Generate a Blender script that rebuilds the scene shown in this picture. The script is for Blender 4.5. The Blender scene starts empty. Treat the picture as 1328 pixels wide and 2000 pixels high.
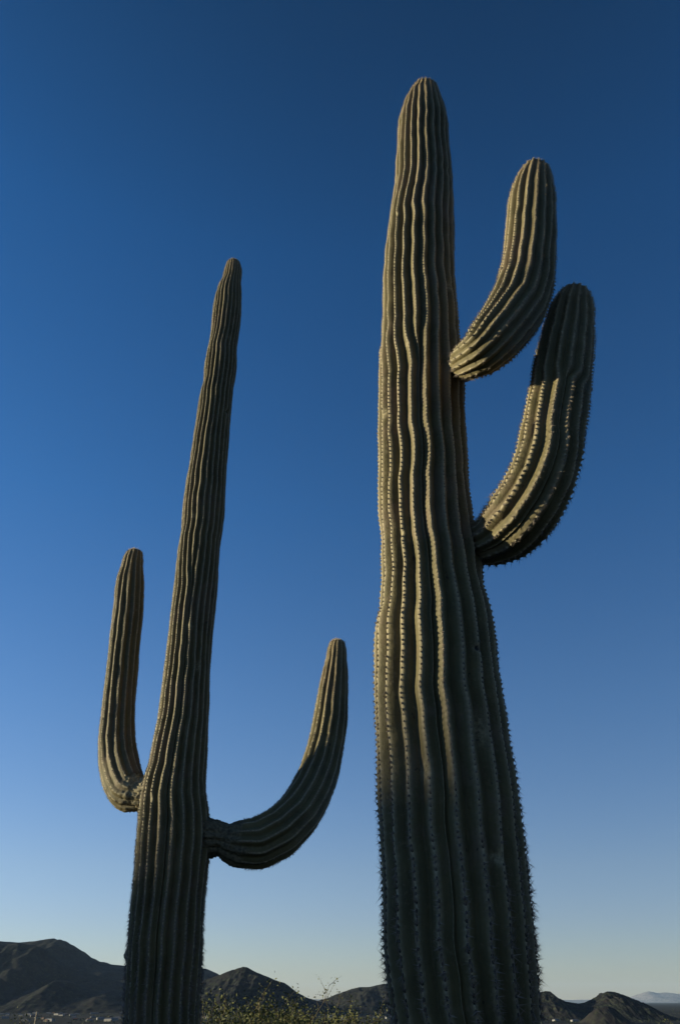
import bpy, math, random
import numpy as np
from mathutils import Vector, Matrix

rng = np.random.default_rng(7)
random.seed(7)
sc = bpy.context.scene
col = sc.collection

# ------------------------------------------------------------------ camera
EYE = 1.6
FPX = 1525.0                      # focal length in photo pixels (photo is 1328 x 2000)
PITCH = math.radians(32.1)
cam_d = bpy.data.cameras.new("camera")
cam_d.sensor_fit = 'VERTICAL'
cam_d.sensor_height = 24.0
cam_d.lens = 24.0 * FPX / 2000.0
cam_d.clip_start = 0.05
cam_d.clip_end = 150000.0
cam = bpy.data.objects.new("camera", cam_d)
cam.location = (0, 0, EYE)
cam.rotation_euler = (math.radians(90) + PITCH, 0, 0)
col.objects.link(cam)
sc.camera = cam

# ------------------------------------------------------------------ light
SUN_EL = math.radians(8.5)
SUN_AZ = math.radians(1.0)       # from straight left, turned this much toward the camera's side
to_sun = Vector((-math.cos(SUN_AZ) * math.cos(SUN_EL), -math.sin(SUN_AZ) * math.cos(SUN_EL), math.sin(SUN_EL)))
sd = bpy.data.lights.new("sun", 'SUN')
sd.energy = 5.0
sd.angle = math.radians(0.5)
sd.color = (1.0, 0.90, 0.60)
sun = bpy.data.objects.new("sun", sd)
sun.rotation_euler = to_sun.to_track_quat('Z', 'Y').to_euler()
sun.location = (-20, -6, 12)
col.objects.link(sun)

world = bpy.data.worlds.new("World")
sc.world = world
world.use_nodes = True
wn = world.node_tree
bg = wn.nodes['Background']
sky = wn.nodes.new('ShaderNodeTexSky')
sky.sky_type = 'NISHITA'
sky.sun_disc = False
sky.sun_elevation = SUN_EL
# sun_rotation is measured clockwise from +Y
sky.sun_rotation = math.atan2(to_sun.x, to_sun.y) % (2 * math.pi)
sky.altitude = 600
sky.air_density = 1.0
sky.dust_density = 0.25
sky.ozone_density = 3.0
# the deep evening blue overhead: the sky's colour by height above the horizon, the same all the way round
tcw = wn.nodes.new('ShaderNodeTexCoord')
sxw = wn.nodes.new('ShaderNodeSeparateXYZ')
wn.links.new(tcw.outputs['Generated'], sxw.inputs[0])
rw = wn.nodes.new('ShaderNodeValToRGB')
SKY_TINT = [(0.0, (0.76, 0.74, 0.84)), (0.032, (0.80, 0.76, 0.92)), (0.08, (0.83, 0.75, 0.90)), (0.13, (0.86, 0.77, 0.87)), (0.30, (0.65, 0.76, 0.93)), (0.53, (0.38, 0.70, 0.96)), (0.77, (0.235, 0.58, 0.84)), (0.905, (0.172, 0.41, 0.575)), (1.0, (0.155, 0.375, 0.53))]
el_ = rw.color_ramp.elements
el_[0].position, el_[0].color = 0.0, (*SKY_TINT[0][1], 1)
el_[1].position, el_[1].color = 1.0, (*SKY_TINT[-1][1], 1)
for p_, c_ in SKY_TINT[1:-1]:
    e_ = el_.new(p_); e_.color = (*c_, 1)
wn.links.new(sxw.outputs['Z'], rw.inputs['Fac'])
mw = wn.nodes.new('ShaderNodeVectorMath'); mw.operation = 'MULTIPLY'
wn.links.new(sky.outputs[0], mw.inputs[0]); wn.links.new(rw.outputs[0], mw.inputs[1])
# brighter toward the sunset side, darker away from it
mx_ = wn.nodes.new('ShaderNodeMapRange')
mx_.interpolation_type = 'SMOOTHSTEP'
mx_.inputs['From Min'].default_value = -0.4; mx_.inputs['From Max'].default_value = 0.6
mx_.inputs['To Min'].default_value = 0.97; mx_.inputs['To Max'].default_value = 0.62
wn.links.new(sxw.outputs['X'], mx_.inputs['Value'])
mw2 = wn.nodes.new('ShaderNodeVectorMath'); mw2.operation = 'SCALE'
wn.links.new(mw.outputs[0], mw2.inputs[0]); wn.links.new(mx_.outputs[0], mw2.inputs['Scale'])
wn.links.new(mw2.outputs[0], bg.inputs['Color'])
bg.inputs['Strength'].default_value = 0.12

vs = sc.view_settings
vs.view_transform = 'Standard'
vs.look = 'None'
vs.gamma = 1
vs.exposure = 0.90
vs.use_curve_mapping = False

# ------------------------------------------------------------------ helpers
FW = Vector((0, math.cos(PITCH), math.sin(PITCH)))
UP = Vector((0, -math.sin(PITCH), math.cos(PITCH)))


def ray(px, py):
    return Vector(((px - 664.0) / FPX, 0, 0)) + UP * ((1000.0 - py) / FPX) + FW


def at_y(px, py, Y):
    """world point on the upright plane y = Y seen at a photo pixel, and the metres one pixel covers there"""
    d = ray(px, py)
    k = Y / d.y
    return Vector((0, 0, EYE)) + d * k, k / FPX


def at_z(px, py, Z):
    d = ray(px, py)
    k = (Z - EYE) / d.z
    return Vector((0, 0, EYE)) + d * k


def tag(o, label=None, cat=None, group=None, kind=None):
    if label: o['label'] = label
    if cat: o['category'] = cat
    if group: o['group'] = group
    if kind: o['kind'] = kind
    return o


def empty(name, loc, rz=0):
    o = bpy.data.objects.new(name, None)
    o.location = loc
    o.rotation_euler = (0, 0, rz)
    o.empty_display_size = 0.2
    col.objects.link(o)
    return o


def np_mesh(name, V, F, mat, parent=None, smooth=False, attrs=None, mats=None):
    """V (n,3) array, F (m,k) array of one polygon size"""
    me = bpy.data.meshes.new(name)
    V = np.ascontiguousarray(V, dtype=np.float32)
    F = np.ascontiguousarray(F, dtype=np.int32)
    m, k = F.shape
    me.vertices.add(len(V))
    me.vertices.foreach_set("co", V.ravel())
    me.loops.add(m * k)
    me.loops.foreach_set("vertex_index", F.ravel())
    me.polygons.add(m)
    me.polygons.foreach_set("loop_start", np.arange(0, m * k, k, dtype=np.int32))
    try:
        me.polygons.foreach_set("loop_total", np.full(m, k, dtype=np.int32))
    except Exception:
        pass
    me.update(calc_edges=True)
    me.validate()
    me.polygons.foreach_set("use_smooth", np.full(len(me.polygons), smooth, dtype=bool))
    if attrs:
        for an, arr in attrs.items():
            a = me.attributes.new(an, 'FLOAT_COLOR', 'POINT')
            c = np.ones((len(V), 4), dtype=np.float32)
            c[:, :arr.shape[1]] = arr
            a.data.foreach_set("color", c.ravel())
    me.materials.append(mat)
    o = bpy.data.objects.new(name, me)
    col.objects.link(o)
    if parent:
        o.parent = parent
    return o


class MB:
    def __init__(s):
        s.v = []; s.f = []

    def poly(s, pts):
        n = len(s.v)
        s.v += [tuple(p) for p in pts]
        s.f.append(tuple(range(n, n + len(pts))))

    def box(s, x0, x1, y0, y1, z0, z1):
        n = len(s.v)
        s.v += [(x0, y0, z0), (x1, y0, z0), (x1, y1, z0), (x0, y1, z0), (x0, y0, z1), (x1, y0, z1), (x1, y1, z1), (x0, y1, z1)]
        for q in ((3, 2, 1, 0), (4, 5, 6, 7), (0, 1, 5, 4), (1, 2, 6, 5), (2, 3, 7, 6), (3, 0, 4, 7)):
            s.f.append(tuple(n + i for i in q))

    def tube(s, pts, rad, k=6):
        n0 = len(s.v)
        pts = [Vector(p) for p in pts]
        for i, p in enumerate(pts):
            d = (pts[min(i + 1, len(pts) - 1)] - pts[max(i - 1, 0)]).normalized()
            a = d.orthogonal().normalized() if i == 0 else (a - d * a.dot(d)).normalized()
            b = d.cross(a)
            for j in range(k):
                t = 2 * math.pi * j / k
                s.v.append(tuple(p + (a * math.cos(t) + b * math.sin(t)) * rad[i]))
        for i in range(len(pts) - 1):
            for j in range(k):
                s.f.append((n0 + i * k + j, n0 + i * k + (j + 1) % k, n0 + (i + 1) * k + (j + 1) % k, n0 + (i + 1) * k + j))
        s.f.append(tuple(n0 + (len(pts) - 1) * k + j for j in range(k)))

    def build(s, name, mat, parent=None, smooth=False):
        me = bpy.data.meshes.new(name)
        me.from_pydata(s.v, [], s.f)
        me.update()
        if smooth:
            me.polygons.foreach_set("use_smooth", [True] * len(me.polygons))
        me.materials.append(mat)
        o = bpy.data.objects.new(name, me)
        col.objects.link(o)
        if parent: o.parent = parent
        return o


# ------------------------------------------------------------------ materials
def new_mat(name, rough=0.8, spec=0.2):
    m = bpy.data.materials.new(name)
    m.use_nodes = True
    nt = m.node_tree
    b = nt.nodes['Principled BSDF']
    b.inputs['Roughness'].default_value = rough
    b.inputs['Specular IOR Level'].default_value = spec
    return m, nt, b


def N(nt, t, **kw):
    n = nt.nodes.new(t)
    for k, v in kw.items():
        setattr(n, k, v)
    return n


def noise(nt, scale, detail=4, rough=0.55, coord='Object'):
    tc = N(nt, 'ShaderNodeTexCoord')
    n = N(nt, 'ShaderNodeTexNoise')
    n.inputs['Scale'].default_value = scale
    n.inputs['Detail'].default_value = detail
    n.inputs['Roughness'].default_value = rough
    nt.links.new(tc.outputs[coord], n.inputs['Vector'])
    return n


def ramp(nt, src, stops):
    r = N(nt, 'ShaderNodeValToRGB')
    el = r.color_ramp.elements
    el[0].position, el[0].color = stops[0][0], (*stops[0][1], 1)
    el[1].position, el[1].color = stops[-1][0], (*stops[-1][1], 1)
    for p, c in stops[1:-1]:
        e = el.new(p); e.color = (*c, 1)
    nt.links.new(src, r.inputs['Fac'])
    return r


def mix(nt, fac, a, b, blend='MIX'):
    m = N(nt, 'ShaderNodeMix', data_type='RGBA', blend_type=blend)
    if isinstance(fac, (int, float)): m.inputs[0].default_value = fac
    else: nt.links.new(fac, m.inputs[0])
    for i, s in ((6, a), (7, b)):
        if isinstance(s, tuple): m.inputs[i].default_value = (*s, 1)
        else: nt.links.new(s, m.inputs[i])
    return m.outputs[2]


def bump(nt, b, src, strength, dist):
    n = N(nt, 'ShaderNodeBump')
    n.inputs['Strength'].default_value = strength
    n.inputs['Distance'].default_value = dist
    nt.links.new(src, n.inputs['Height'])
    nt.links.new(n.outputs[0], b.inputs['Normal'])


# cactus skin: 'skin' attribute r = how near the rib crest, g = corky bark / scar, b = young growth at the tip
def skin_material():
    m, nt, b = new_mat('cactus_skin', 0.62, 0.25)
    at = N(nt, 'ShaderNodeAttribute', attribute_name='skin')
    sp = N(nt, 'ShaderNodeSeparateColor')
    nt.links.new(at.outputs['Color'], sp.inputs[0])
    n1 = noise(nt, 5.0, 5, 0.6)
    green = ramp(nt, n1.outputs['Fac'], [(0.25, (0.068, 0.056, 0.025)), (0.5, (0.100, 0.082, 0.035)), (0.78, (0.150, 0.118, 0.054))])
    n2 = noise(nt, 38.0, 6, 0.7)
    blot = ramp(nt, n2.outputs['Fac'], [(0.55, (0, 0, 0)), (0.72, (1, 1, 1))])
    c = mix(nt, blot.outputs[0], green.outputs[0], (0.145, 0.115, 0.060))
    n5 = noise(nt, 2.6, 6, 0.72)
    patch = ramp(nt, n5.outputs['Fac'], [(0.53, (0, 0, 0)), (0.61, (0.75, 0.75, 0.75))])
    c = mix(nt, patch.outputs[0], c, (0.135, 0.098, 0.058))
    n6 = noise(nt, 22.0, 3, 0.5)
    fleck = ramp(nt, n6.outputs['Fac'], [(0.71, (0, 0, 0)), (0.75, (0.85, 0.85, 0.85))])
    c = mix(nt, fleck.outputs[0], c, (0.03, 0.022, 0.016))
    # warm up the stretched growth near tips
    c = mix(nt, sp.outputs[2], c, (0.135, 0.10, 0.048))
    # crest: waxy pale
    cr = N(nt, 'ShaderNodeMath', operation='MULTIPLY')
    nt.links.new(sp.outputs[0], cr.inputs[0]); cr.inputs[1].default_value = 0.82
    c = mix(nt, cr.outputs[0], c, (0.48, 0.40, 0.26))
    n3 = noise(nt, 60.0, 4, 0.7)
    bark = ramp(nt, n3.outputs['Fac'], [(0.3, (0.07, 0.055, 0.032)), (0.62, (0.30, 0.25, 0.145))])
    c = mix(nt, sp.outputs[1], c, bark.outputs[0])
    at2 = N(nt, 'ShaderNodeAttribute', attribute_name='pit')
    sp2 = N(nt, 'ShaderNodeSeparateColor')
    nt.links.new(at2.outputs['Color'], sp2.inputs[0])
    c = mix(nt, sp2.outputs[0], c, (0.012, 0.009, 0.007))
    nt.links.new(c, b.inputs['Base Color'])
    n4 = noise(nt, 70.0, 6, 0.75)
    bump(nt, b, n4.outputs['Fac'], 0.6, 0.008)
    return m


def spine_material():
    m, nt, b = new_mat('spine', 0.55, 0.3)
    at = N(nt, 'ShaderNodeAttribute', attribute_name='tone')
    nt.links.new(at.outputs['Color'], b.inputs['Base Color'])
    return m


def plain(name, c, rough=0.85, sc_=None, amt=0.35, spec=0.15):
    m, nt, b = new_mat(name, rough, spec)
    if sc_:
        n = noise(nt, sc_, 5, 0.65)
        lo = tuple(x * (1 - amt) for x in c); hi = tuple(min(1, x * (1 + amt)) for x in c)
        r = ramp(nt, n.outputs['Fac'], [(0.3, lo), (0.7, hi)])
        nt.links.new(r.outputs[0], b.inputs['Base Color'])
    else:
        b.inputs['Base Color'].default_value = (*c, 1)
    return m


M_SKIN = skin_material()
M_SPINE = spine_material()


def ground_material():
    m, nt, b = new_mat('desert_ground', 0.95, 0.05)
    n1 = noise(nt, 0.35, 8, 0.65)
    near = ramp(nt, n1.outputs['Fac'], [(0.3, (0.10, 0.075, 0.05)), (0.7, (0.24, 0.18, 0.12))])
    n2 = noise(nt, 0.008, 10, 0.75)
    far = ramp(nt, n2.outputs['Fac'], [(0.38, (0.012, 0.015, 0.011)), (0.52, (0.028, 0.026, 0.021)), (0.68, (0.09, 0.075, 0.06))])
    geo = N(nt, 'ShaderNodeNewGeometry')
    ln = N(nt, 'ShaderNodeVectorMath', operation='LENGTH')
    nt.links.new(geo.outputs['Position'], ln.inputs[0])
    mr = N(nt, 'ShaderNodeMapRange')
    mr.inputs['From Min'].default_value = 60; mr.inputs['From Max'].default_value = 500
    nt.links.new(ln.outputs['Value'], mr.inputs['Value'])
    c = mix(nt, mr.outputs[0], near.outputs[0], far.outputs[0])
    nt.links.new(c, b.inputs['Base Color'])
    n3 = noise(nt, 14, 6, 0.7)
    bump(nt, b, n3.outputs['Fac'], 0.6, 0.03)
    return m


def rock_material(name, lo, mid, hi, scale):
    m, nt, b = new_mat(name, 0.95, 0.05)
    n1 = noise(nt, scale, 10, 0.7)
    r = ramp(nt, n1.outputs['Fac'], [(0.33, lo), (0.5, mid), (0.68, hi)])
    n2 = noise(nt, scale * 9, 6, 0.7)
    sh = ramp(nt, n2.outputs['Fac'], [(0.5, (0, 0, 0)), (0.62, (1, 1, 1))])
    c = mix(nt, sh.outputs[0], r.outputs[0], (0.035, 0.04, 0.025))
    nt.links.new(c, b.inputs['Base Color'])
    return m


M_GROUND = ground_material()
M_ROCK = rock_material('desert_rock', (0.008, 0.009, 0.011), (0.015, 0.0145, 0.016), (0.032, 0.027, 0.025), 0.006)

# ------------------------------------------------------------------ value noise for terrain
_perm = np.random.default_rng(3).random((512, 512))


def vnoise(x, y):
    xi = np.floor(x).astype(int); yi = np.floor(y).astype(int)
    fx = x - xi; fy = y - yi
    fx = fx * fx * (3 - 2 * fx); fy = fy * fy * (3 - 2 * fy)
    g = lambda a, b_: _perm[a % 512, b_ % 512]
    return (g(xi, yi) * (1 - fx) + g(xi + 1, yi) * fx) * (1 - fy) + (g(xi, yi + 1) * (1 - fx) + g(xi + 1, yi + 1) * fx) * fy


def fbm(x, y, o=5, ridged=False):
    s = 0; a = 1.0; t = 0
    for i in range(o):
        n = vnoise(x * 2 ** i + 17.3 * i, y * 2 ** i + 9.1 * i)
        if ridged: n = 1 - np.abs(2 * n - 1)
        s = s + a * n; t += a; a *= 0.5
    return s / t


def sstep(a, b, x):
    t = np.clip((x - a) / (b - a), 0, 1)
    return t * t * (3 - 2 * t)


# ------------------------------------------------------------------ ground
PLAIN_Z = -45.0
sun_h = np.array([to_sun.x, to_sun.y]); sun_h /= np.linalg.norm(sun_h)
sun_p = np.array([-sun_h[1], sun_h[0]])
HILL_D, HILL_S, HILL_H = 80.0, 20.0, 1.0


def hill_raw(x, y):
    s = x * sun_h[0] + y * sun_h[1]
    p = x * sun_p[0] + y * sun_p[1]
    n = (1 + 0.0075 * np.clip(p + 3, -30, 30)) * 0.965 + 0.07 * fbm(x / 9.0 + 40, y / 9.0 + 40, 4)
    return np.exp(-((s - HILL_D) / HILL_S) ** 2) * np.exp(-(p / 75.0) ** 2) * n


def slope_z(r):
    d = np.maximum(0, r - 14.0) * 0.033
    return -45.0 * np.tanh(d / 45.0)


def shade_height(h):
    s = np.linspace(5, 160, 500)
    return np.max(slope_z(s) + h * hill_raw(s * sun_h[0] - 3 * sun_p[0], s * sun_h[1] - 3 * sun_p[1]) - s * math.tan(SUN_EL))


SHADE_Z = EYE + 0.86                # the low ridge to the left keeps the sun off everything below this
lo, hi = 2.0, 40.0
for _ in range(40):
    mid = (lo + hi) / 2
    if shade_height(mid) < SHADE_Z: lo = mid
    else: hi = mid
HILL_H = lo


def ground_z(x, y):
    r = np.sqrt(x * x + y * y)
    z = slope_z(r)
    z = z + HILL_H * hill_raw(x, y)
    z = z + (fbm(x / 14.0 + 5, y / 14.0 + 5, 4) - 0.5) * 0.8 * sstep(8, 40, r) * (1 - sstep(200, 900, r))
    z = z + (fbm(x / 1.1, y / 1.1, 3) - 0.5) * 0.08 * (1 - sstep(30, 80, r))
    return z


def build_ground():
    nr, na = 230, 288
    rr = np.concatenate([[0.0], np.geomspace(0.4, 66000, nr - 1)])
    aa = np.linspace(0, 2 * np.pi, na, endpoint=False)
    R, A = np.meshgrid(rr, aa, indexing='ij')
    X = R * np.cos(A); Y = R * np.sin(A)
    Z = ground_z(X, Y)
    V = np.stack([X, Y, Z], -1).reshape(-1, 3)
    i, j = np.meshgrid(np.arange(nr - 1), np.arange(na), indexing='ij')
    F = np.stack([i * na + j, (i + 1) * na + j, (i + 1) * na + (j + 1) % na, i * na + (j + 1) % na], -1).reshape(-1, 4)
    tag(np_mesh('ground', V, F, M_GROUND, smooth=True), kind='structure')


build_ground()


# ------------------------------------------------------------------ hills and mountains
def hill_range(name, dist, pts, mat, half_front, half_back, seed, nx=260, ny=70, rough=0.22, skew=0.0):
    """a ridge whose crest stands `dist` metres out; the slopes fall to the plain before and behind it"""
    pts = np.array(pts, float)
    px = np.linspace(pts[0, 0], pts[-1, 0], nx)
    py = np.interp(px, pts[:, 0], pts[:, 1])
    X0 = np.zeros(nx); H = np.zeros(nx)
    for i in range(nx):
        p, _ = at_y(px[i], py[i], dist)
        X0[i] = p.x; H[i] = p.z
    ext = np.sin(np.pi * np.clip(np.linspace(0, 1, nx), 0, 1))
    v = np.linspace(-1, 1, ny)
    v = np.sign(v) * np.abs(v) ** 1.3
    V = np.zeros((nx, ny, 3))
    hh = np.maximum(H - PLAIN_Z, 1.0)
    hm = hh.max()
    for j, vv in enumerate(v):
        w = half_front if vv < 0 else half_back
        yy = dist + vv * w + skew * (X0 - X0.mean()) * 0
        fall = (1 - abs(vv)) ** 1.15
        n = fbm(X0 / (hm * 1.3) + seed, np.full(nx, yy) / (hm * 2.2) + seed * 2.3, 6, True) - 0.55
        amp = rough * hh * np.sin(np.pi * min(1, abs(vv)) ** 0.7) * 1.6
        jag = (fbm(X0 / (hm * 0.16) + seed, np.full(nx, yy) / (hm * 0.16), 5, True) - 0.6) * 0.11 * hh * (0.25 + 0.75 * min(1, abs(vv) * 6))
        V[:, j, 0] = X0 * (1 + 0.0 * vv)
        V[:, j, 1] = yy
        V[:, j, 2] = PLAIN_Z - 3 + (hh + 3) * fall + n * amp + jag
    F = []
    i, j = np.meshgrid(np.arange(nx - 1), np.arange(ny - 1), indexing='ij')
    F = np.stack([i * ny + j, (i + 1) * ny + j, (i + 1) * ny + j + 1, i * ny + j + 1], -1).reshape(-1, 4)
    o = np_mesh(name, V.reshape(-1, 3), F, mat, smooth=True)
    tag(o, kind='structure')
    return o


hill_range('mountains', 7200, [(-1700, 1920), (-1350, 1760), (-1150, 1690), (-1000, 1668), (-850, 1690), (-650, 1745), (-450, 1780), (-250, 1805), (-120, 1822), (0, 1838), (40, 1841), (70, 1839), (95, 1836), (108, 1835), (115, 1838), (122, 1837), (130, 1841),  # unseen crest at left, raised to keep the sun off the visible slopes
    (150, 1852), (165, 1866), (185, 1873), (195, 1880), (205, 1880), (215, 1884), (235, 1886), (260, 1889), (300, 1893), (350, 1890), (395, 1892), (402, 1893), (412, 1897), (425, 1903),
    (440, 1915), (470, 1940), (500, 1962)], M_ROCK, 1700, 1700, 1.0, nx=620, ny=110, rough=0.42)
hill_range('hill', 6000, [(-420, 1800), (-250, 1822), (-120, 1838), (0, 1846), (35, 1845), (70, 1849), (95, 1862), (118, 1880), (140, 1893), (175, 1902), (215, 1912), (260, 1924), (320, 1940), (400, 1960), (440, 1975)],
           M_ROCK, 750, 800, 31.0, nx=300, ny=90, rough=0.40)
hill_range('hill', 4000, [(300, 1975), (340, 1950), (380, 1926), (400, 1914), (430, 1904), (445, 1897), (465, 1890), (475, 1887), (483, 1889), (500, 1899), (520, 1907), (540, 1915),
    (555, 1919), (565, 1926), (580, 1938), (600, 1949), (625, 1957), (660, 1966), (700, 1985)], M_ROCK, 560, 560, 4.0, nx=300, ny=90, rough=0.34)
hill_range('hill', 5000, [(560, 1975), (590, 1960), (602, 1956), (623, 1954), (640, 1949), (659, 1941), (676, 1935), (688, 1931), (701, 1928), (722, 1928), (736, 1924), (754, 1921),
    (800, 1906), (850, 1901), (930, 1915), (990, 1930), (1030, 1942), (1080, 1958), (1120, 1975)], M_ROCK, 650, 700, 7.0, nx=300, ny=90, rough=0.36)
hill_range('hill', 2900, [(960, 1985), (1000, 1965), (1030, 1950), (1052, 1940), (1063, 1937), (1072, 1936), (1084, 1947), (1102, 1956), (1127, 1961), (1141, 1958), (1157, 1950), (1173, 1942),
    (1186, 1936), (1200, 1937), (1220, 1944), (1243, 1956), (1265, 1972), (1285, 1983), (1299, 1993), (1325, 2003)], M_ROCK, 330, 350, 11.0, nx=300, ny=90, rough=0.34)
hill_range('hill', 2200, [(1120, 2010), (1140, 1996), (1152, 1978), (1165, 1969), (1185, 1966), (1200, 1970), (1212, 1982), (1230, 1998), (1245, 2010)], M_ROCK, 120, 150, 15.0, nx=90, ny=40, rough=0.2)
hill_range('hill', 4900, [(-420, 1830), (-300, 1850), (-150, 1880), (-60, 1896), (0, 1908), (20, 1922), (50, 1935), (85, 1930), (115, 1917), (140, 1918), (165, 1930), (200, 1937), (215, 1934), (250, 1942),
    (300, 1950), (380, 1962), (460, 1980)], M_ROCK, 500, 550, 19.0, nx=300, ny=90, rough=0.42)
M_FAR = rock_material('hazed_rock', (0.16, 0.14, 0.13), (0.22, 0.19, 0.18), (0.28, 0.25, 0.23), 0.0008)  # far rock lightened: part of the distance haze is put into its colour
hill_range('mountains', 58000, [(-900, 1945), (-400, 1950), (200, 1948), (500, 1953), (602, 1952), (800, 1950), (1110, 1953), (1180, 1952), (1230, 1949), (1240, 1945), (1254, 1939), (1267, 1936), (1283, 1940), (1299, 1938), (1328, 1942),
    (1380, 1935), (1450, 1942), (1600, 1940), (2000, 1950), (2400, 1956)], M_FAR, 5000, 5000, 23.0, nx=420, ny=40, rough=0.2)


# ------------------------------------------------------------------ saguaro
def smooth1(a, n):
    if n < 2: return a
    k = np.hanning(n + 2)[1:-1]; k /= k.sum()
    p = n
    pa = np.concatenate([2 * a[0] - a[p:0:-1], a, 2 * a[-1] - a[-2:-p - 2:-1]])
    return np.convolve(pa, k, 'same')[p:-p]


def sweep(stations, n_ribs, name, parent, mat, spacing, ring, depth, phase, seed, per_rib=10, areole=0.022,
          ribs_fade=(), scars=(), bark_from=None, smooth_len=0.05, tip_wool=True, crest_amp=0.003, waists=(), wob=0.32, crest_w=0.18, bark_dark=0.0):
    """a ribbed stem along stations (Vector centre, radius); last station is the tip. Returns mesh object and areole data"""
    r_ = np.random.default_rng(seed)
    P = np.array([s[0][:] for s in stations], float)
    Rr = np.array([s[1] for s in stations], float)
    seg = np.linalg.norm(np.diff(P, axis=0), axis=1)
    S = np.concatenate([[0], np.cumsum(seg)])
    L = S[-1]
    n = int(L / ring) + 1
    s = np.linspace(0, L, n)
    C = np.stack([np.interp(s, S, P[:, k]) for k in range(3)], -1)
    # radius, with an elliptical dome on the last segment
    R = np.interp(s, S[:-1], Rr[:-1])
    w = max(3, int(smooth_len / ring))
    R = smooth1(R, w)
    for k in range(3): C[:, k] = smooth1(C[:, k], max(3, int(smooth_len * 1.6 / ring)))
    dome = S[-1] - S[-2]
    u = np.clip((s - S[-2]) / dome, 0, 1)
    R = R * np.maximum(1 - u ** 2.7, 0.0) ** 0.5
    # constrictions between growth spurts
    for ws, wa, ww in waists:
        R *= 1 - wa * np.exp(-((s - ws * L) / ww) ** 2)
    R[-1] = 0.002
    T = np.gradient(C, axis=0); T /= np.linalg.norm(T, axis=1)[:, None]
    A = np.zeros_like(T); a = np.array([1.0, 0, 0]) if abs(T[0, 0]) < 0.8 else np.array([0, 0, 1.0])
    for i in range(n):
        a = a - T[i] * a.dot(T[i]); a /= np.linalg.norm(a); A[i] = a
    B = np.cross(T, A)
    # rib widths drift along the stem; some ribs die out
    Wt = np.ones((n, n_ribs))
    for i in range(n_ribs):
        for f, am in ((0.45, 0.10), (0.18, 0.075), (0.07, 0.035)):
            x = s / f + r_.random() * 100
            Wt[:, i] += wob * am * 2 * (vnoise(x, np.full(n, i * 7.7 + seed)) - 0.5) * 2
    for (i, s0, up) in ribs_fade:       # rib i exists above (up=1) or below (up=-1) the fraction s0
        e = sstep(s0 - 0.012, s0 + 0.045, s / L) if up > 0 else 1 - sstep(s0 - 0.045, s0 + 0.012, s / L)
        Wt[:, i] *= 0.10 + 0.90 * e
    tot = Wt.sum(1)
    edges = np.concatenate([np.zeros((n, 1)), np.cumsum(Wt, 1)], 1) / tot[:, None] * 2 * np.pi
    tw = phase + 0.06 * wob * (vnoise(s / 0.5 + seed, s * 0 + 3.3) - 0.5) * 2
    m = n_ribs * per_rib
    t = np.arange(per_rib) / per_rib
    ang = np.zeros((n, m)); prof = np.zeros((n, m)); crest = np.zeros((n, m)); bumpy = np.zeros((n, m))
    dep = depth if callable(depth) else (lambda f: np.full_like(f, depth))
    D = dep(s / L)
    ar = []
    for i in range(n_ribs):
        e0 = edges[:, i][:, None]; e1 = edges[:, i + 1][:, None]
        a_ = e0 + (e1 - e0) * t[None, :]
        ang[:, i * per_rib:(i + 1) * per_rib] = a_
        uu = np.abs(2 * t - 1)                            # 1 valley, 0 crest
        h = 1 - uu ** 1.55
        rel = (Wt[:, i] / tot * n_ribs)[:, None]
        prof[:, i * per_rib:(i + 1) * per_rib] = (1 - h)[None, :] * np.minimum(rel, 1.25) * D[:, None] + np.clip(1 - rel, 0, 1) * D[:, None] * 0.55
        cw = np.exp(-(uu / crest_w) ** 2)
        ph = r_.random()
        sp = areole * np.ones_like(s)
        cyc = np.cumsum(np.full(n, ring)) / areole + ph
        tri = 0.5 + 0.5 * np.cos(2 * np.pi * cyc)
        bumpy[:, i * per_rib:(i + 1) * per_rib] = cw[None, :] * (tri[:, None] - 0.4)
        crest[:, i * per_rib:(i + 1) * per_rib] = cw[None, :] * (0.55 + 0.45 * tri[:, None])
        k0 = np.ceil(cyc[0]); ks = np.arange(k0, np.floor(cyc[-1]))
        ia = np.clip(np.searchsorted(cyc, ks), 0, n - 1)
        ok = rel[ia, 0] > 0.4
        ia = ia[ok]
        ar.append(np.stack([ia, (e0[ia, 0] + e1[ia, 0]) / 2 + tw[ia], np.full(len(ia), i)], -1))
    ang += tw[:, None]
    fine = (fbm(np.cos(ang) * 3 + seed, s[:, None] / 0.11 + np.sin(ang) * 3, 3) - 0.5) * 0.010
    gentle = (fbm(np.cos(ang) * 1.2 + seed + 9, s[:, None] / 0.35 + np.sin(ang) * 1.2, 2) - 0.5) * 0.05
    taper = np.clip(R / max(R.max(), 1e-6) * 1.6, 0, 1)[:, None]
    RR = R[:, None] * (1 - prof * np.minimum(1, 0.35 + 0.65 * taper)) * (1 + gentle) + (fine + bumpy * crest_amp * 1.0) * taper
    bark = np.zeros((n, m)); pit = np.zeros((n, m, 3))
    if bark_from:
        b0, b1 = bark_from
        f = (s[:, None] / L) + (fbm(np.cos(ang) * 2 + 5, np.sin(ang) * 2 + s[:, None] * 6, 3) - 0.5) * 0.05
        bark = 1 - sstep(b0, b1, f)
        crk = fbm(ang * 9 + seed, s[:, None] / 0.018, 3, True)
        RR += bark * (crk - 0.6) * 0.022
        pit[..., 0] = bark * bark_dark
    for (fs, fa, ss, sa, dpt) in scars:                    # pits and corky wounds
        da = np.abs((ang - fa + np.pi) % (2 * np.pi) - np.pi) * R[:, None]
        g = np.exp(-((s[:, None] - fs * L) / ss) ** 2 - (da / sa) ** 2)
        RR -= dpt * g
        bark = np.maximum(bark, np.clip(g * 1.6, 0, 1))
        if dpt > 0.015: pit[..., 0] = np.maximum(pit[..., 0], np.clip((g - 0.3) * 3, 0, 1))
    dirs = A[:, None, :] * np.cos(ang)[..., None] + B[:, None, :] * np.sin(ang)[..., None]
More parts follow.
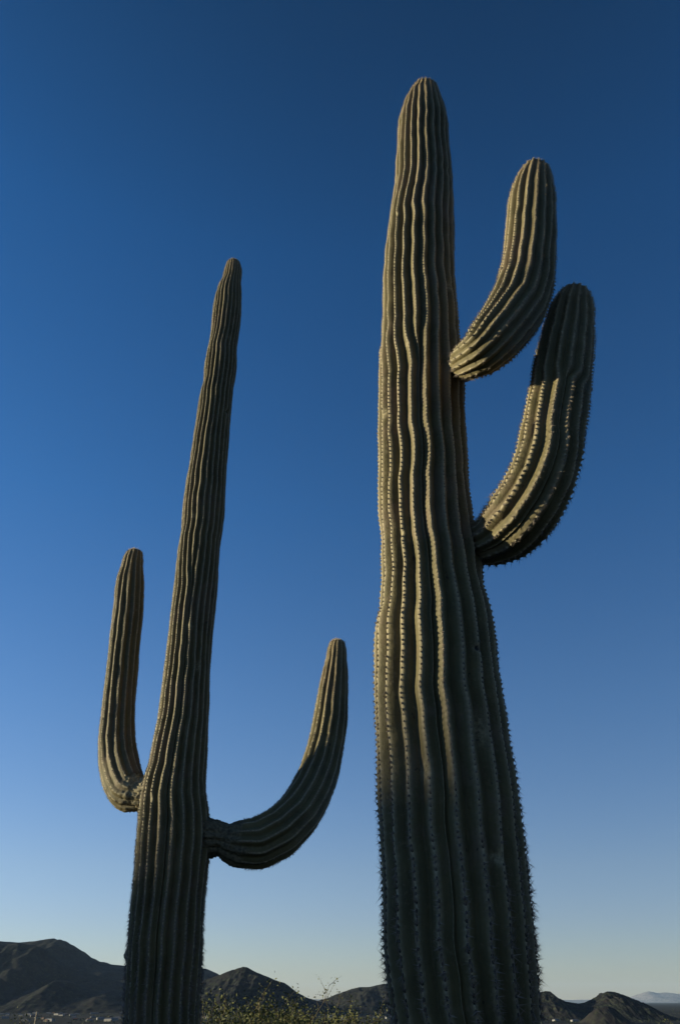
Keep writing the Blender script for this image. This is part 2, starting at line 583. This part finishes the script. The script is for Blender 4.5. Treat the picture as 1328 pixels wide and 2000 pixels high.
    V = C[:, None, :] + dirs * RR[..., None]
    skin = np.zeros((n, m, 3))
    skin[..., 0] = crest
    skin[..., 1] = bark
    skin[..., 2] = sstep(L - 0.55, L, s)[:, None]
    i, j = np.meshgrid(np.arange(n - 1), np.arange(m), indexing='ij')
    F = np.stack([i * m + j, i * m + (j + 1) % m, (i + 1) * m + (j + 1) % m, (i + 1) * m + j], -1).reshape(-1, 4)
    V = V.reshape(-1, 3)
    o = np_mesh(name, V, F, mat, parent, smooth=True, attrs={'skin': skin.reshape(-1, 3), 'pit': pit.reshape(-1, 3)})
    ar = np.concatenate(ar)
    ia = ar[:, 0].astype(int); an = ar[:, 1]
    # radius at the crest
    rib = ar[:, 2].astype(int)
    rc = RR[ia, np.minimum(rib * per_rib + per_rib // 2, m - 1)]
    nn = A[ia] * np.cos(an)[:, None] + B[ia] * np.sin(an)[:, None]
    # tilt the normal toward the tip on the dome
    dR = np.gradient(R, s)
    nrm = nn - T[ia] * np.clip(dR[ia], -3, 1)[:, None]
    nrm /= np.linalg.norm(nrm, axis=1)[:, None]
    pos = C[ia] + nn * rc[:, None]
    tt = T[ia] - nrm * np.sum(T[ia] * nrm, 1)[:, None]
    tt /= np.linalg.norm(tt, axis=1)[:, None]
    keep = bark[ia, np.minimum(rib * per_rib + per_rib // 2, m - 1)] < 0.5
    # areoles crowd together on the dome: thin them out
    return o, dict(pos=pos[keep], nrm=nrm[keep], tan=tt[keep], f=(s[ia] / L)[keep], fromtip=(L - s[ia])[keep], R=R[ia][keep], C=C, T=T, L=L, S=s, RR=R)


def spine_arrays(pos, nrm, tan, K, length, width, young, r_, cushion=0.006, felt=None):
    felt = young if felt is None else felt
    """needles and the felt cushion of each areole; returns V, F, tone"""
    n = len(pos)
    bt = np.cross(nrm, tan)
    a = r_.random((n, K)) * 2 * np.pi
    el = np.abs(r_.normal(0.55, 0.32, (n, K)))            # 0 flat on the skin, pi/2 straight out
    el = np.clip(el, 0.05, 1.5)
    ln = length[:, None] * (0.45 + 0.75 * r_.random((n, K)))
    long = r_.random((n, K)) < 0.18
    ln = np.where(long, ln * 1.5, ln)
    a = np.where(long, a * 0.25 - np.pi / 4 + np.pi, a)    # the long central ones point down and out
    d = (nrm[:, None] * np.sin(el)[..., None] + tan[:, None] * (np.cos(el) * np.cos(a))[..., None] + bt[:, None] * (np.cos(el) * np.sin(a))[..., None])
    d[..., 2] -= np.where(long, 0.25, 0.0)
    d /= np.linalg.norm(d, axis=-1)[..., None]
    base = pos[:, None] + (r_.random((n, K, 3)) - 0.5) * 0.004
    s1 = np.cross(d, r_.normal(size=(n, K, 3))); s1 /= np.linalg.norm(s1, axis=-1)[..., None]
    s2 = np.cross(d, s1)
    wv = width * (0.7 + 0.6 * r_.random((n, K, 1)))
    v0 = base + s1 * wv; v1 = base - s1 * wv * 0.5 + s2 * wv * 0.87; v2 = base - s1 * wv * 0.5 - s2 * wv * 0.87
    tip = base + d * ln[..., None]
    V = np.stack([v0, v1, v2, tip], 2).reshape(-1, 3)
    q = np.arange(n * K) * 4
    F = np.concatenate([np.stack([q, q + 1, q + 3], -1), np.stack([q + 1, q + 2, q + 3], -1), np.stack([q + 2, q, q + 3], -1)])
    old = np.array([0.16, 0.125, 0.10]); yng = np.array([0.40, 0.30, 0.17])
    yy = young[:, None, None]
    tone = (old * (1 - yy) + yng * yy) * (0.65 + 0.7 * r_.random((n, K, 1)))
    tone = np.repeat(tone.reshape(-1, 3), 4, axis=0)
    # cushions: a low six-sided cone
    kk = 6
    th = np.arange(kk) / kk * 2 * np.pi
    cs = cushion
    ring = pos[:, None] - nrm[:, None] * 0.002 + tan[:, None] * (np.cos(th) * cs * 1.3)[None, :, None] + bt[:, None] * (np.sin(th) * cs * 0.9)[None, :, None]
    top = (pos + nrm * cs * 0.7)[:, None]
    CV = np.concatenate([ring, top], 1).reshape(-1, 3)
    q = np.arange(n)[:, None] * (kk + 1)
    CF = np.stack([q + np.arange(kk)[None], q + (np.arange(kk)[None] + 1) % kk, q + kk + 0 * np.arange(kk)[None]], -1).reshape(-1, 3)
    cold = np.array([0.035, 0.026, 0.020]); cyng = np.array([0.27, 0.225, 0.14])
    ct = np.repeat((cold * (1 - felt[:, None]) + cyng * felt[:, None]) * (0.55 + 0.8 * r_.random((n, 1))), kk + 1, axis=0)
    F = np.concatenate([F, CF + len(V)])
    return np.concatenate([V, CV]), F, np.concatenate([tone, ct])


def add_spines(parent_obj, d, K, length_fn, width, seed, cushion=0.006, individual=0, young_len=0.9, felt_to=5.0):
    r_ = np.random.default_rng(seed)
    n = len(d['pos'])
    # thin where the ribs converge
    keep = r_.random(n) < np.clip(d['R'] / 0.05, 0.25, 1)
    pos, nrm, tan = d['pos'][keep], d['nrm'][keep], d['tan'][keep]
    ft = d['fromtip'][keep]
    young = np.clip(1.15 - ft / young_len, 0.0, 1)
    length = length_fn(ft)
    sel = np.zeros(len(pos), bool)
    if individual:
        campos = np.array([0, 0, EYE])
        v = campos - pos
        dist = np.linalg.norm(v, axis=1)
        face = np.sum(v * nrm, 1) / dist
        el = np.degrees(np.arctan2(pos[:, 2] - EYE, pos[:, 1]))
        score = dist + np.where((face > -0.1) & (pos[:, 2] > EYE - 0.06) & (pos[:, 2] < EYE + 0.95), 0, 100)
        sel[np.argsort(score)[:individual]] = True
        # six kinds of cluster, each a mesh shared by its copies
        kinds = []
        for k in range(6):
            V, F, tone = spine_arrays(np.zeros((1, 3)), np.array([[0, 0, 1.0]]), np.array([[0, 1.0, 0]]), K + 2, np.array([length[sel].mean()]), width, np.array([0.05]), r_, cushion)
            me_o = np_mesh('spine_cluster', V, F, M_SPINE, attrs={'tone': tone})
            kinds.append(me_o.data)
            bpy.data.objects.remove(me_o)
        for idx in np.where(sel)[0]:
            z = Vector(nrm[idx]); y = Vector(tan[idx]); x = y.cross(z)
            mt = Matrix((x, y, z)).transposed().to_4x4()
            mt.translation = Vector(pos[idx])
            o = bpy.data.objects.new('spine_cluster', kinds[r_.integers(6)])
            sc_ = float((0.8 + 0.3 * r_.random()) * length[idx] / length[sel].mean())
            o.matrix_local = mt @ Matrix.Scale(sc_, 4)
            o.parent = parent_obj
            col.objects.link(o)
    r = ~sel
    V, F, tone = spine_arrays(pos[r], nrm[r], tan[r], K, length[r], width, young[r], r_, cushion, np.clip((felt_to - ft[r]) / 1.5, 0, 1))
    o = np_mesh('spines', V, F, M_SPINE, parent_obj, attrs={'tone': tone})
    o['kind'] = 'stuff'
    return o


def add_wool(parent_obj, d, rad, seed, count=620):
    """the pale bristly crown on the growing tip"""
    r_ = np.random.default_rng(seed)
    C, T = d['C'], d['T']
    tip = C[-1]; t = T[-1]
    a = np.cross(t, [0.3, 0.8, 0.1]); a /= np.linalg.norm(a); b = np.cross(t, a)
    th = r_.random(count) * 2 * np.pi; q = np.sqrt(r_.random(count)) * rad
    pos = tip + a * (np.cos(th) * q)[:, None] + b * (np.sin(th) * q)[:, None] - t * (q ** 2 / rad * 0.45 + 0.004)[:, None]
    nrm = t + (a * np.cos(th)[:, None] + b * np.sin(th)[:, None]) * (q / rad * 0.9)[:, None]
    nrm /= np.linalg.norm(nrm, axis=1)[:, None]
    tan = a - nrm * (nrm @ a)[:, None]; tan /= np.linalg.norm(tan, axis=1)[:, None]
    V, F, tone = spine_arrays(pos, nrm, tan, 6, np.full(count, 0.021), 0.0012, np.ones(count), r_, 0.004)
    tone = np.clip(tone * np.array([1.3, 1.4, 1.7]), 0, 0.65)
    o = np_mesh('crown_bristles', V, F, M_SPINE, parent_obj, attrs={'tone': tone})
    o['kind'] = 'stuff'


def column(edges, Y, tip, top_r_px, base_r, base_x=None):
    """edges: (row, left x, right x) read top to bottom -> stations from the ground up"""
    st = []
    for (y, l, r) in sorted(edges, reverse=True):
        p, k = at_y((l + r) / 2, y, Y)
        st.append([p, (r - l) / 2 * k])
    p0, r0 = st[0]
    dx = (st[0][0] - st[1][0])
    low = [[Vector((p0.x, Y, -0.12)), r0 * base_r], [Vector((p0.x, Y, 0.5)), r0 * (base_r + 1) / 2], [Vector((p0.x, Y, 1.1)), r0]]
    pt, _ = at_y(tip[0], tip[1], Y)
    return low + st + [[pt, 0]]


# ---- the big saguaro on the right
Y1 = 3.0
E1 = [(184, 803, 856), (196, 794, 861), (212, 787, 866), (245, 777, 874), (283, 776, 875), (320, 774, 879), (340, 773, 882), (380, 768, 884), (420, 761, 885), (460, 756, 886), (500, 751.5, 887), (560, 748, 888),
      (600, 748, 893), (650, 745, 897), (700, 741, 902), (760, 740, 908), (800, 739.5, 906), (850, 739, 909), (900, 739, 913), (950, 739.5, 915), (1000, 740, 923), (1050, 745, 930),
      (1100, 744, 941), (1140, 745, 943), (1160, 742, 947), (1200, 736, 960), (1250, 730, 966), (1300, 729.5, 972), (1350, 729.5, 979), (1400, 731.5, 988), (1450, 735, 994),
      (1500, 737, 1002), (1550, 738.5, 1010), (1600, 741.5, 1015), (1650, 744.5, 1020), (1700, 746.5, 1027), (1750, 747.5, 1033), (1800, 748.5, 1040), (1850, 750, 1045), (1900, 755, 1049),
      (1950, 761, 1052), (2000, 768, 1055)]
root1 = tag(empty('saguaro_cactus', (at_y(911, 2000, Y1)[0].x, Y1, 0)),
            'tall thick ribbed saguaro on the right with two short upturned arms on its right side', 'cactus', 'saguaro cacti')


def local(st, root):
    return [[Vector(p) - root.location, r] for p, r in st]


def world_spines(d, root):
    return d


st = column(E1, Y1, (830, 168), 0, 0.93)


def finish(root, st, name, seed, ribs, ring, depth, phase, K, length_fn, width, cushion=0.0048, individual=0, felt_to=5.0, **kw):
    o, d = sweep(st, ribs, name, None, M_SKIN, 0, ring, depth, phase, seed, **kw)
    wool = d['R'].min()
    o.parent = root
    o.matrix_parent_inverse = Matrix.Translation(-root.location)
    add_spines(o, d, K, length_fn, width, seed + 100, cushion, individual, felt_to=felt_to)
    k = np.searchsorted(d['S'], d['L'] - 0.03)
    add_wool(o, d, float(d['RR'][k]) * 0.70, seed + 200)
    return o, d


finish(root1, st, 'trunk', 11, 22, 0.006, lambda f: np.interp(f, [0, 0.25, 0.45, 0.7, 0.93, 1], [0.10, 0.115, 0.155, 0.175, 0.165, 0.10]), 0.10,
       9, lambda ft: np.interp(ft, [0, 0.5, 3.4, 4.5, 5.2, 7], [0.013, 0.008, 0.005, 0.012, 0.030, 0.042]), 0.0012, individual=290,
       ribs_fade=((15, 0.62, 1), (3, 0.50, 1), (9, 0.7, -1)), crest_amp=0.003,
       waists=((0.846, 0.035, 0.045), (0.66, 0.02, 0.05), (0.44, 0.03, 0.06)),
       scars=((0.405, -0.95, 0.014, 0.014, 0.018), (0.48, -2.3, 0.012, 0.014, 0.012), (0.58, -2.75, 0.03, 0.014, 0.010), (0.63, -2.0, 0.012, 0.010, 0.008), (0.70, -0.7, 0.03, 0.02, 0.010), (0.78, -2.5, 0.02, 0.012, 0.008), (0.34, -2.0, 0.03, 0.02, 0.008), (0.30, -1.0, 0.02, 0.03, 0.010), (0.36, -1.1, 0.05, 0.025, 0.01), (0.55, -2.6, 0.03, 0.02, 0.012)))


def arm_stations(pts):
    return [[*at_y(x, y, Y)] if hw == 0 else [at_y(x, y, Y)[0], hw * at_y(x, y, Y)[1]] for (x, y, hw, Y) in pts]


def arm(root, pts, seed, ribs, ring, depth, phase, K, ln, width, **kw):
    st = arm_stations(pts)
    st[-1][1] = 0
    return finish(root, st, 'arm', seed, ribs, ring, depth, phase, K, ln, width, **kw)


# upper arm: leaves the trunk toward the camera, then turns right and up
arm(root1, [(908, 722, 22, 2.93), (907, 714, 25, 2.82), (911, 706, 32, 2.70), (922, 700, 40, 2.60), (940, 690, 46, 2.56), (962, 667, 53, 2.55), (988, 634, 56, 2.57), (1009, 601, 57, 2.60), (1027, 550, 54.5, 2.62),
            (1033, 500, 51, 2.62), (1036, 450, 49, 2.63), (1038, 400, 46, 2.64), (1040, 372, 41, 2.64), (1043, 352, 35, 2.64), (1045, 340, 29, 2.64), (1047, 326, 0, 2.64)],
    21, 16, 0.005, lambda f: np.interp(f, [0, 0.12, 0.3, 0.9, 1], [0.02, 0.07, 0.17, 0.17, 0.08]), 0.3,
    9, lambda ft: np.interp(ft, [0, 0.6, 1.4], [0.013, 0.010, 0.015]), 0.0009, crest_amp=0.004, per_rib=10, bark_from=(0.10, 0.19))
# lower arm: springs from the right flank, shaded at its base by the trunk and at its top by the upper arm
arm(root1, [(912, 1062, 34, 2.98), (930, 1061, 42, 2.96), (945, 1060, 45, 2.94), (962, 1055, 51, 2.91), (985, 1040, 61, 2.87), (1012, 1014, 66, 2.81), (1037, 978, 67, 2.76), (1057, 936, 66, 2.72), (1073, 880, 63, 2.69),
            (1084, 820, 61, 2.69), (1093, 760, 58.5, 2.70), (1102, 700, 55.5, 2.71), (1110, 645, 48, 2.74), (1116, 605, 41, 2.75), (1119, 592, 37, 2.75), (1121, 582, 31, 2.75), (1123, 568, 0, 2.75)],
    31, 15, 0.005, lambda f: np.interp(f, [0, 0.08, 0.25, 0.9, 1], [0.05, 0.10, 0.17, 0.17, 0.08]), 0.55,
    9, lambda ft: np.interp(ft, [0, 0.6, 1.4], [0.016, 0.013, 0.019]), 0.0010, crest_amp=0.0055, ribs_fade=((4, 0.55, 1), (9, 0.35, 1)))

# ---- the slender saguaro on the left
Y2 = 5.0
E2 = [(520, 442, 470), (528, 439, 472.5), (546, 434, 471.5), (564, 426, 471.5), (585, 420, 471.7), (606, 417, 471.7), (627, 414.5, 469.6), (648, 413, 466.6), (669, 410, 463.5), (690, 405, 461.5),
      (711, 401, 462), (732, 399, 460), (753, 395.6, 456.5), (774, 391, 454), (800, 387, 452), (830, 382.6, 449), (860, 378, 447), (900, 372.5, 444), (950, 364, 441.5), (1000, 357, 439), (1040, 354.5, 434),
      (1060, 351, 430), (1100, 346, 427), (1150, 341, 424.5), (1200, 334.5, 419.5), (1250, 329.5, 414.5), (1300, 323, 411.5), (1350, 317, 410), (1400, 310, 407.5), (1450, 300, 405.5), (1500, 291, 403.5),
      (1530, 281, 402), (1560, 274, 403), (1600, 272, 408), (1640, 269, 411), (1670, 267, 409), (1700, 264.5, 405), (1750, 259.5, 400), (1800, 255, 397.5), (1850, 250.5, 395.5), (1900, 247, 393), (1950, 245, 390), (2000, 243, 388)]
root2 = tag(empty('saguaro_cactus', (at_y(316, 2000, Y2)[0].x, Y2, 0)),
            'slender tapering saguaro on the left with one raised arm on each side', 'cactus', 'saguaro cacti')
st = column(E2, Y2, (457, 510), 0, 0.95)
ln2 = lambda ft: np.interp(ft, [0, 0.5, 4.5, 5.4, 6.2, 8], [0.010, 0.006, 0.006, 0.018, 0.036, 0.044])
finish(root2, st, 'trunk', 41, 22, 0.008, lambda f: np.interp(f, [0, 0.3, 0.9, 1], [0.11, 0.145, 0.165, 0.10]), 0.2,
       7, ln2, 0.0015, crest_amp=0.002, areole=0.018, crest_w=0.14, felt_to=6.8, per_rib=8, ribs_fade=((15, 0.55, 1), (4, 0.8, -1)),
       waists=((0.965, 0.06, 0.05), (0.80, 0.03, 0.06)),
       scars=((0.755, -0.42, 0.022, 0.020, 0.03), (0.86, -1.0, 0.012, 0.012, 0.006), (0.62, -1.9, 0.02, 0.012, 0.008), (0.47, -0.9, 0.03, 0.012, 0.007), (0.36, -2.1, 0.02, 0.012, 0.008), (0.505, -1.45, 0.025, 0.02, -0.006), (0.255, 3.0, 0.03, 0.03, -0.03)))
arm(root2, [(330, 1553, 30, 5.002), (300, 1552, 33, 5.003), (283, 1552, 33, 5.015), (272, 1551, 31, 5.024), (262, 1549, 36, 5.033), (250, 1543, 39, 5.048), (240, 1523, 39, 5.075), (232, 1488, 38, 5.116), (228.5, 1450, 35.5, 5.155), (230, 1410, 33, 5.170),
            (234, 1360, 31, 5.167), (239, 1310, 30, 5.164), (244, 1260, 29, 5.160), (249.5, 1210, 29, 5.156), (253, 1160, 27.5, 5.154), (255, 1130, 25.5, 5.152), (258, 1106, 21, 5.150), (261, 1090, 19.5, 5.148), (262.5, 1085, 17, 5.147), (264, 1074, 0, 5.146)],
    51, 14, 0.007, lambda f: np.interp(f, [0, 0.15, 0.3, 0.9, 1], [0.03, 0.10, 0.16, 0.17, 0.08]), 0.1,
    7, lambda ft: np.interp(ft, [0, 0.6, 2], [0.012, 0.009, 0.011]), 0.0010, crest_amp=0.002, areole=0.016, crest_w=0.14, bark_from=(0.11, 0.135), per_rib=8, smooth_len=0.035)
arm(root2, [(350, 1634, 34, 5.020), (385, 1636, 40, 5.020), (408, 1637, 37, 5.020), (424, 1638, 33, 5.020), (436, 1640, 29, 5.020), (449, 1644, 37, 5.024), (470, 1648, 43, 5.032), (505, 1647, 47.5, 5.046), (546, 1627, 48, 5.075), (580, 1594, 45, 5.137), (606, 1552, 41.5, 5.254),
            (625, 1505, 38, 5.386), (638, 1450, 35, 5.460), (646, 1400, 33.5, 5.460), (651, 1350, 29.5, 5.460), (655, 1310, 24.5, 5.460), (657, 1285, 20, 5.460), (658, 1267, 18.5, 5.460), (658.5, 1261, 16, 5.460), (659, 1250, 0, 5.460)],
    61, 14, 0.007, lambda f: np.interp(f, [0, 0.1, 0.25, 0.9, 1], [0.03, 0.08, 0.14, 0.17, 0.08]), 0.5,
    7, lambda ft: np.interp(ft, [0, 0.6, 2], [0.012, 0.010, 0.016]), 0.0010, crest_amp=0.002, areole=0.016, crest_w=0.14, bark_dark=0.5, bark_from=(0.165, 0.185), per_rib=8, smooth_len=0.035)

# ------------------------------------------------------------------ small plants in the foreground
def leaf_material(name, lo, hi):
    m, nt, b = new_mat(name, 0.7, 0.2)
    n = noise(nt, 9, 4, 0.7)
    r = ramp(nt, n.outputs['Fac'], [(0.3, lo), (0.7, hi)])
    nt.links.new(r.outputs[0], b.inputs['Base Color'])
    return m


M_LEAF = leaf_material('shrub_leaf', (0.042, 0.047, 0.013), (0.115, 0.115, 0.032))
M_TWIG = plain('shrub_twig', (0.11, 0.085, 0.05), 0.9, 20)


def shrub(name, loc, height, spread, n_stem, seed, label, cat, leaves=1400, leaf=0.015, group=None, sparse=1.0):
    rr = random.Random(seed)
    root = tag(empty(name, loc), label, cat, group)
    mb = MB(); tips = []

    def grow(p, d, L, r, lev):
        pts = [p]; rad = [r]; q = Vector(p); dd = Vector(d)
        k = 5
        for i in range(k):
            dd = (dd + Vector((rr.gauss(0, .13), rr.gauss(0, .13), rr.gauss(0.04, .08)))).normalized()
            q = q + dd * (L / k)
            pts.append(q.copy()); rad.append(r * (1 - 0.75 * (i + 1) / k))
            if lev > 0: tips.append((q.copy(), dd.copy()))
            if lev < 2 and i >= 1 and rr.random() < 0.85:
                a = rr.random() * 6.283
                nd = (dd + Vector((math.cos(a), math.sin(a), rr.uniform(-.1, .5))) * 0.65).normalized()
                grow(q.copy(), nd, L * rr.uniform(.32, .5), r * 0.5, lev + 1)
        mb.tube(pts, rad, 5)

    for i in range(n_stem):
        a = i / n_stem * 6.283 + rr.random()
        t = rr.uniform(0.1, 1.0)
        d = Vector((math.cos(a) * spread * t, math.sin(a) * spread * t, height)).normalized()
        grow(Vector((math.cos(a) * .05, math.sin(a) * .05, -0.02)), d, height * rr.uniform(.86, 1.0) / max(d.z, 0.6), 0.016, 0)
    zs = sorted(v[2] for v in mb.v)
    k_ = height / zs[int(len(zs) * 0.997)]
    mb.v = [(v[0], v[1], v[2] * k_) for v in mb.v]
    for t_ in tips: t_[0].z *= k_
    mb.build('stems', M_TWIG, root)
    n = leaves
    r_ = np.random.default_rng(seed)
    tp = np.array([t[0][:] for t in tips])
    idx = r_.integers(len(tp), size=n)
    c = tp[idx] + r_.normal(0, 0.05 * sparse, (n, 3))
    d1 = r_.normal(size=(n, 3)); d1 /= np.linalg.norm(d1, axis=1)[:, None]
    d2 = np.cross(d1, r_.normal(size=(n, 3))); d2 /= np.linalg.norm(d2, axis=1)[:, None]
    s = leaf * (0.6 + 0.9 * r_.random((n, 1)))
    V = np.stack([c - d1 * s, c + d2 * s * .5, c + d1 * s, c - d2 * s * .5], 1).reshape(-1, 3)
    o = np_mesh('foliage', V, np.arange(4 * n).reshape(n, 4), M_LEAF, root)
    o['kind'] = 'stuff'
    return root


def shrub_at(px, top, dist, **kw):
    p, k = at_y(px, top, dist)
    z = float(ground_z(np.array([p.x]), np.array([dist]))[0])
    return shrub(kw.pop('name', 'desert_shrub'), (p.x, dist, z), p.z - z, **kw)


G = 'desert shrubs below the two saguaros'
SH = dict(group=G, cat='shrub')
shrub_at(550, 1950, 11.0, spread=0.75, n_stem=44, seed=5, leaves=24000, label='broad yellow green desert shrub below the middle hill, right of the slender saguaro', **SH)
shrub_at(462, 1962, 10.0, spread=0.6, n_stem=30, seed=8, leaves=15000, label='low dull green shrub close beside the foot of the slender saguaro', **SH)
shrub_at(632, 1958, 13.0, spread=0.7, n_stem=30, seed=12, leaves=15000, label='olive shrub between the two saguaros below the saddle of the hills', **SH)
shrub_at(22, 1988, 14.0, spread=0.6, n_stem=20, seed=15, leaves=6000, label='shrub top just showing in the bottom left corner', **SH)
shrub_at(1306, 1990, 16.0, spread=0.9, n_stem=24, seed=25, leaves=8000, label='green shrub tops just showing in the bottom right corner', **SH)
shrub_at(584, 1902, 12.0, name='tall_weed', spread=0.03, n_stem=1, seed=18, leaves=160, leaf=0.014, sparse=0.6, label='single tall thin weed stalk rising above the shrubs', cat='plant')

# slim young saguaros down the slope
def small_saguaro(px, top, dist, r, seed, label):
    p, k = at_y(px, top, dist)
    z = float(ground_z(np.array([p.x]), np.array([dist]))[0])
    root = tag(empty('saguaro_cactus', (p.x, dist, z)), label, 'cactus', 'small far saguaros')
    h = p.z - z
    st = [[Vector((0, 0, -0.1)), r * .9], [Vector((0, 0, h * .5)), r], [Vector((0.02, 0, h * .85)), r * .95], [Vector((0.02, 0, h - r)), r * .85], [Vector((0.02, 0, h)), 0]]
    o, d = sweep(st, 14, 'trunk', root, M_SKIN, 0, 0.06, 0.15, 0.2, seed, per_rib=6, smooth_len=0.3, areole=0.2)
    return root


small_saguaro(508, 1955, 85, 0.16, 72, 'far dark saguaro stem poking above the broad shrub')

# ------------------------------------------------------------------ the town in the valley
M_WALLS = [plain('stucco_pale', (0.15, 0.145, 0.14), 0.9), plain('stucco_tan', (0.12, 0.10, 0.085), 0.9), plain('stucco_white', (0.22, 0.21, 0.20), 0.9)]
M_ROOF = [plain('roof_grey', (0.16, 0.16, 0.17), 0.9), plain('roof_tile', (0.16, 0.085, 0.06), 0.9), plain('roof_pale', (0.12, 0.12, 0.13), 0.8)]
M_GLASS = plain('window_glass', (0.03, 0.035, 0.045), 0.15, spec=0.5)
M_DOOR = plain('door_paint', (0.1, 0.06, 0.04), 0.6)


def make_house(v, w, dp, h):
    root = empty('house', (0, 0, 0))
    m = MB(); m.box(-w / 2, w / 2, -dp / 2, dp / 2, -0.5, h); m.build('wall', M_WALLS[v % 3], root)
    m = MB(); e = 0.5; rh = 1.8
    a, b_, c, d = (-w / 2 - e, -dp / 2 - e, h), (w / 2 + e, -dp / 2 - e, h), (w / 2 + e, dp / 2 + e, h), (-w / 2 - e, dp / 2 + e, h)
    r1, r2 = (-w / 2 + dp / 2, 0, h + rh), (w / 2 - dp / 2, 0, h + rh)
    for q in ((a, b_, r2, r1), (b_, c, r2), (c, d, r1, r2), (d, a, r1), (d, c, b_, a)): m.poly(q)
    m.build('roof', M_ROOF[v % 3], root)
    me = None
    for k in range(4):
        x = -w / 2 + w * (k + 0.75) / 4.4
        if k == 2:
            m = MB(); m.box(x - .5, x + .5, -dp / 2 - .06, -dp / 2 + .02, 0.0, 2.1); m.build('door', M_DOOR, root)
        else:
            if me is None:
                m = MB(); m.box(-.7, .7, -.05, .03, 0.9, 2.2); o = m.build('window', M_GLASS, root); me = o.data
            else:
                o = bpy.data.objects.new('window', me); col.objects.link(o); o.parent = root
            o.location = (x, -dp / 2, 0)
    return root


def copy_tree(o, parent=None):
    c = o.copy(); col.objects.link(c); c.parent = parent
    for ch in o.children: copy_tree(ch, c)
    return c


protos = [make_house(0, 17, 10, 3.4), make_house(1, 14, 9, 3.2), make_house(2, 20, 11, 3.6), make_house(5, 24, 13, 5.5)]
used = set()
rh = random.Random(4)
spots = []
for i in range(48): spots.append((rh.uniform(0, 238), 1978 + 20 * rh.random() ** 1.3, 'left'))
for i in range(15): spots.append((rh.uniform(645, 762), rh.uniform(1983, 1999), 'mid'))
for i in range(2): spots.append((rh.uniform(1085, 1130), rh.uniform(1995.5, 1999), 'right'))
for i in range(4): spots.append((rh.uniform(392, 440), rh.uniform(1988, 1996), 'near'))
LAB = {'left': ('small pale house in the valley below the dark mountains at lower left', 'houses in the valley at lower left'),
       'mid': ('small pale house in the valley just left of the thick saguaro', 'houses left of the thick saguaro'),
       'right': ('small pale house at the hill foot right of the thick saguaro', 'houses right of the thick saguaro'),
       'near': ('small pale house beyond the shrubs right of the slender saguaro', 'houses right of the slender saguaro')}
for (x, y, where) in spots:
    p = at_z(x, y, PLAIN_Z)
    v = rh.randrange(4)
    if v in used: o = copy_tree(protos[v])
    else: o = protos[v]; used.add(v)
    o.location = (p.x, p.y, float(ground_z(np.array([p.x]), np.array([p.y]))[0]) + 0.1)
    o.rotation_euler = (0, 0, rh.uniform(-0.5, 0.5))
    look = ('pale stucco house with grey roof', 'tan stucco house with brown roof', 'whitish low house with light roof', 'large two storey whitish house')[v]
    tag(o, look + LAB[where][0].replace('small pale house', ''), 'house', LAB[where][1])

# valley trees: one dark mass of crowns
def valley_trees():
    r_ = np.random.default_rng(9)
    n = 1500
    px = r_.uniform(-120, 1450, n); py = r_.uniform(1968, 2003, n)
    m = 34
    VV = []
    for i in range(n):
        p = at_z(px[i], py[i], PLAIN_Z)
        w = r_.uniform(2.2, 6.0); h = r_.uniform(3, 7)
        k = 12
        d = r_.normal(size=(k, 3)); d /= np.linalg.norm(d, axis=1)[:, None]
        c = np.array([p.x, p.y, PLAIN_Z + h * 0.55]) + d * [w * .6, w * .6, h * .42]
        e1 = r_.normal(size=(k, 3)) * w * .35; e2 = r_.normal(size=(k, 3)) * w * .35
        VV.append(np.stack([c, c + e1, c + e2], 1).reshape(-1, 3))
    V = np.concatenate(VV)
    o = np_mesh('valley_trees', V, np.arange(len(V)).reshape(-1, 3), plain('valley_leaf', (0.045, 0.055, 0.03), 0.9, 0.02, 0.5))
    tag(o, 'dark scattered trees and brush filling the valley among the houses', 'trees', None, 'stuff')


valley_trees()

# a slim pale pole near the bottom left corner
def pole(px, top, dist, label):
    p, k = at_y(px, top, dist)
    z = float(ground_z(np.array([p.x]), np.array([dist]))[0])
    root = tag(empty('utility_pole', (p.x, dist, z)), label, 'pole')
    h = p.z - z
    m = MB(); m.tube([(0, 0, -0.3), (0, 0, h * .5), (0, 0, h)], [.16, .14, .11], 8); m.build('shaft', plain('weathered_wood', (0.3, 0.25, 0.18), .9, 3), root)
    m = MB(); m.box(-.9, .9, -.06, .06, h - .7, h - .58); m.build('crossarm', M_TWIG, root)
    return root


pole(73, 1976, 160, 'slim pale pole standing near the bottom left corner')

# ------------------------------------------------------------------ air
def haze():
    m = bpy.data.materials.new('haze')
    m.use_nodes = True
    nt = m.node_tree
    for n in list(nt.nodes): nt.nodes.remove(n)
    out = nt.nodes.new('ShaderNodeOutputMaterial')
    pv = nt.nodes.new('ShaderNodeVolumePrincipled')
    pv.inputs['Color'].default_value = (0.50, 0.70, 1.0, 1)
    pv.inputs['Density'].default_value = 6.5e-6
    pv.inputs['Anisotropy'].default_value = 0.0
    nt.links.new(pv.outputs[0], out.inputs['Volume'])
    b = MB(); b.box(-70000, 70000, -70000, 70000, PLAIN_Z - 5, 1150)
    o = b.build('haze', m)
    tag(o, kind='stuff')


haze()
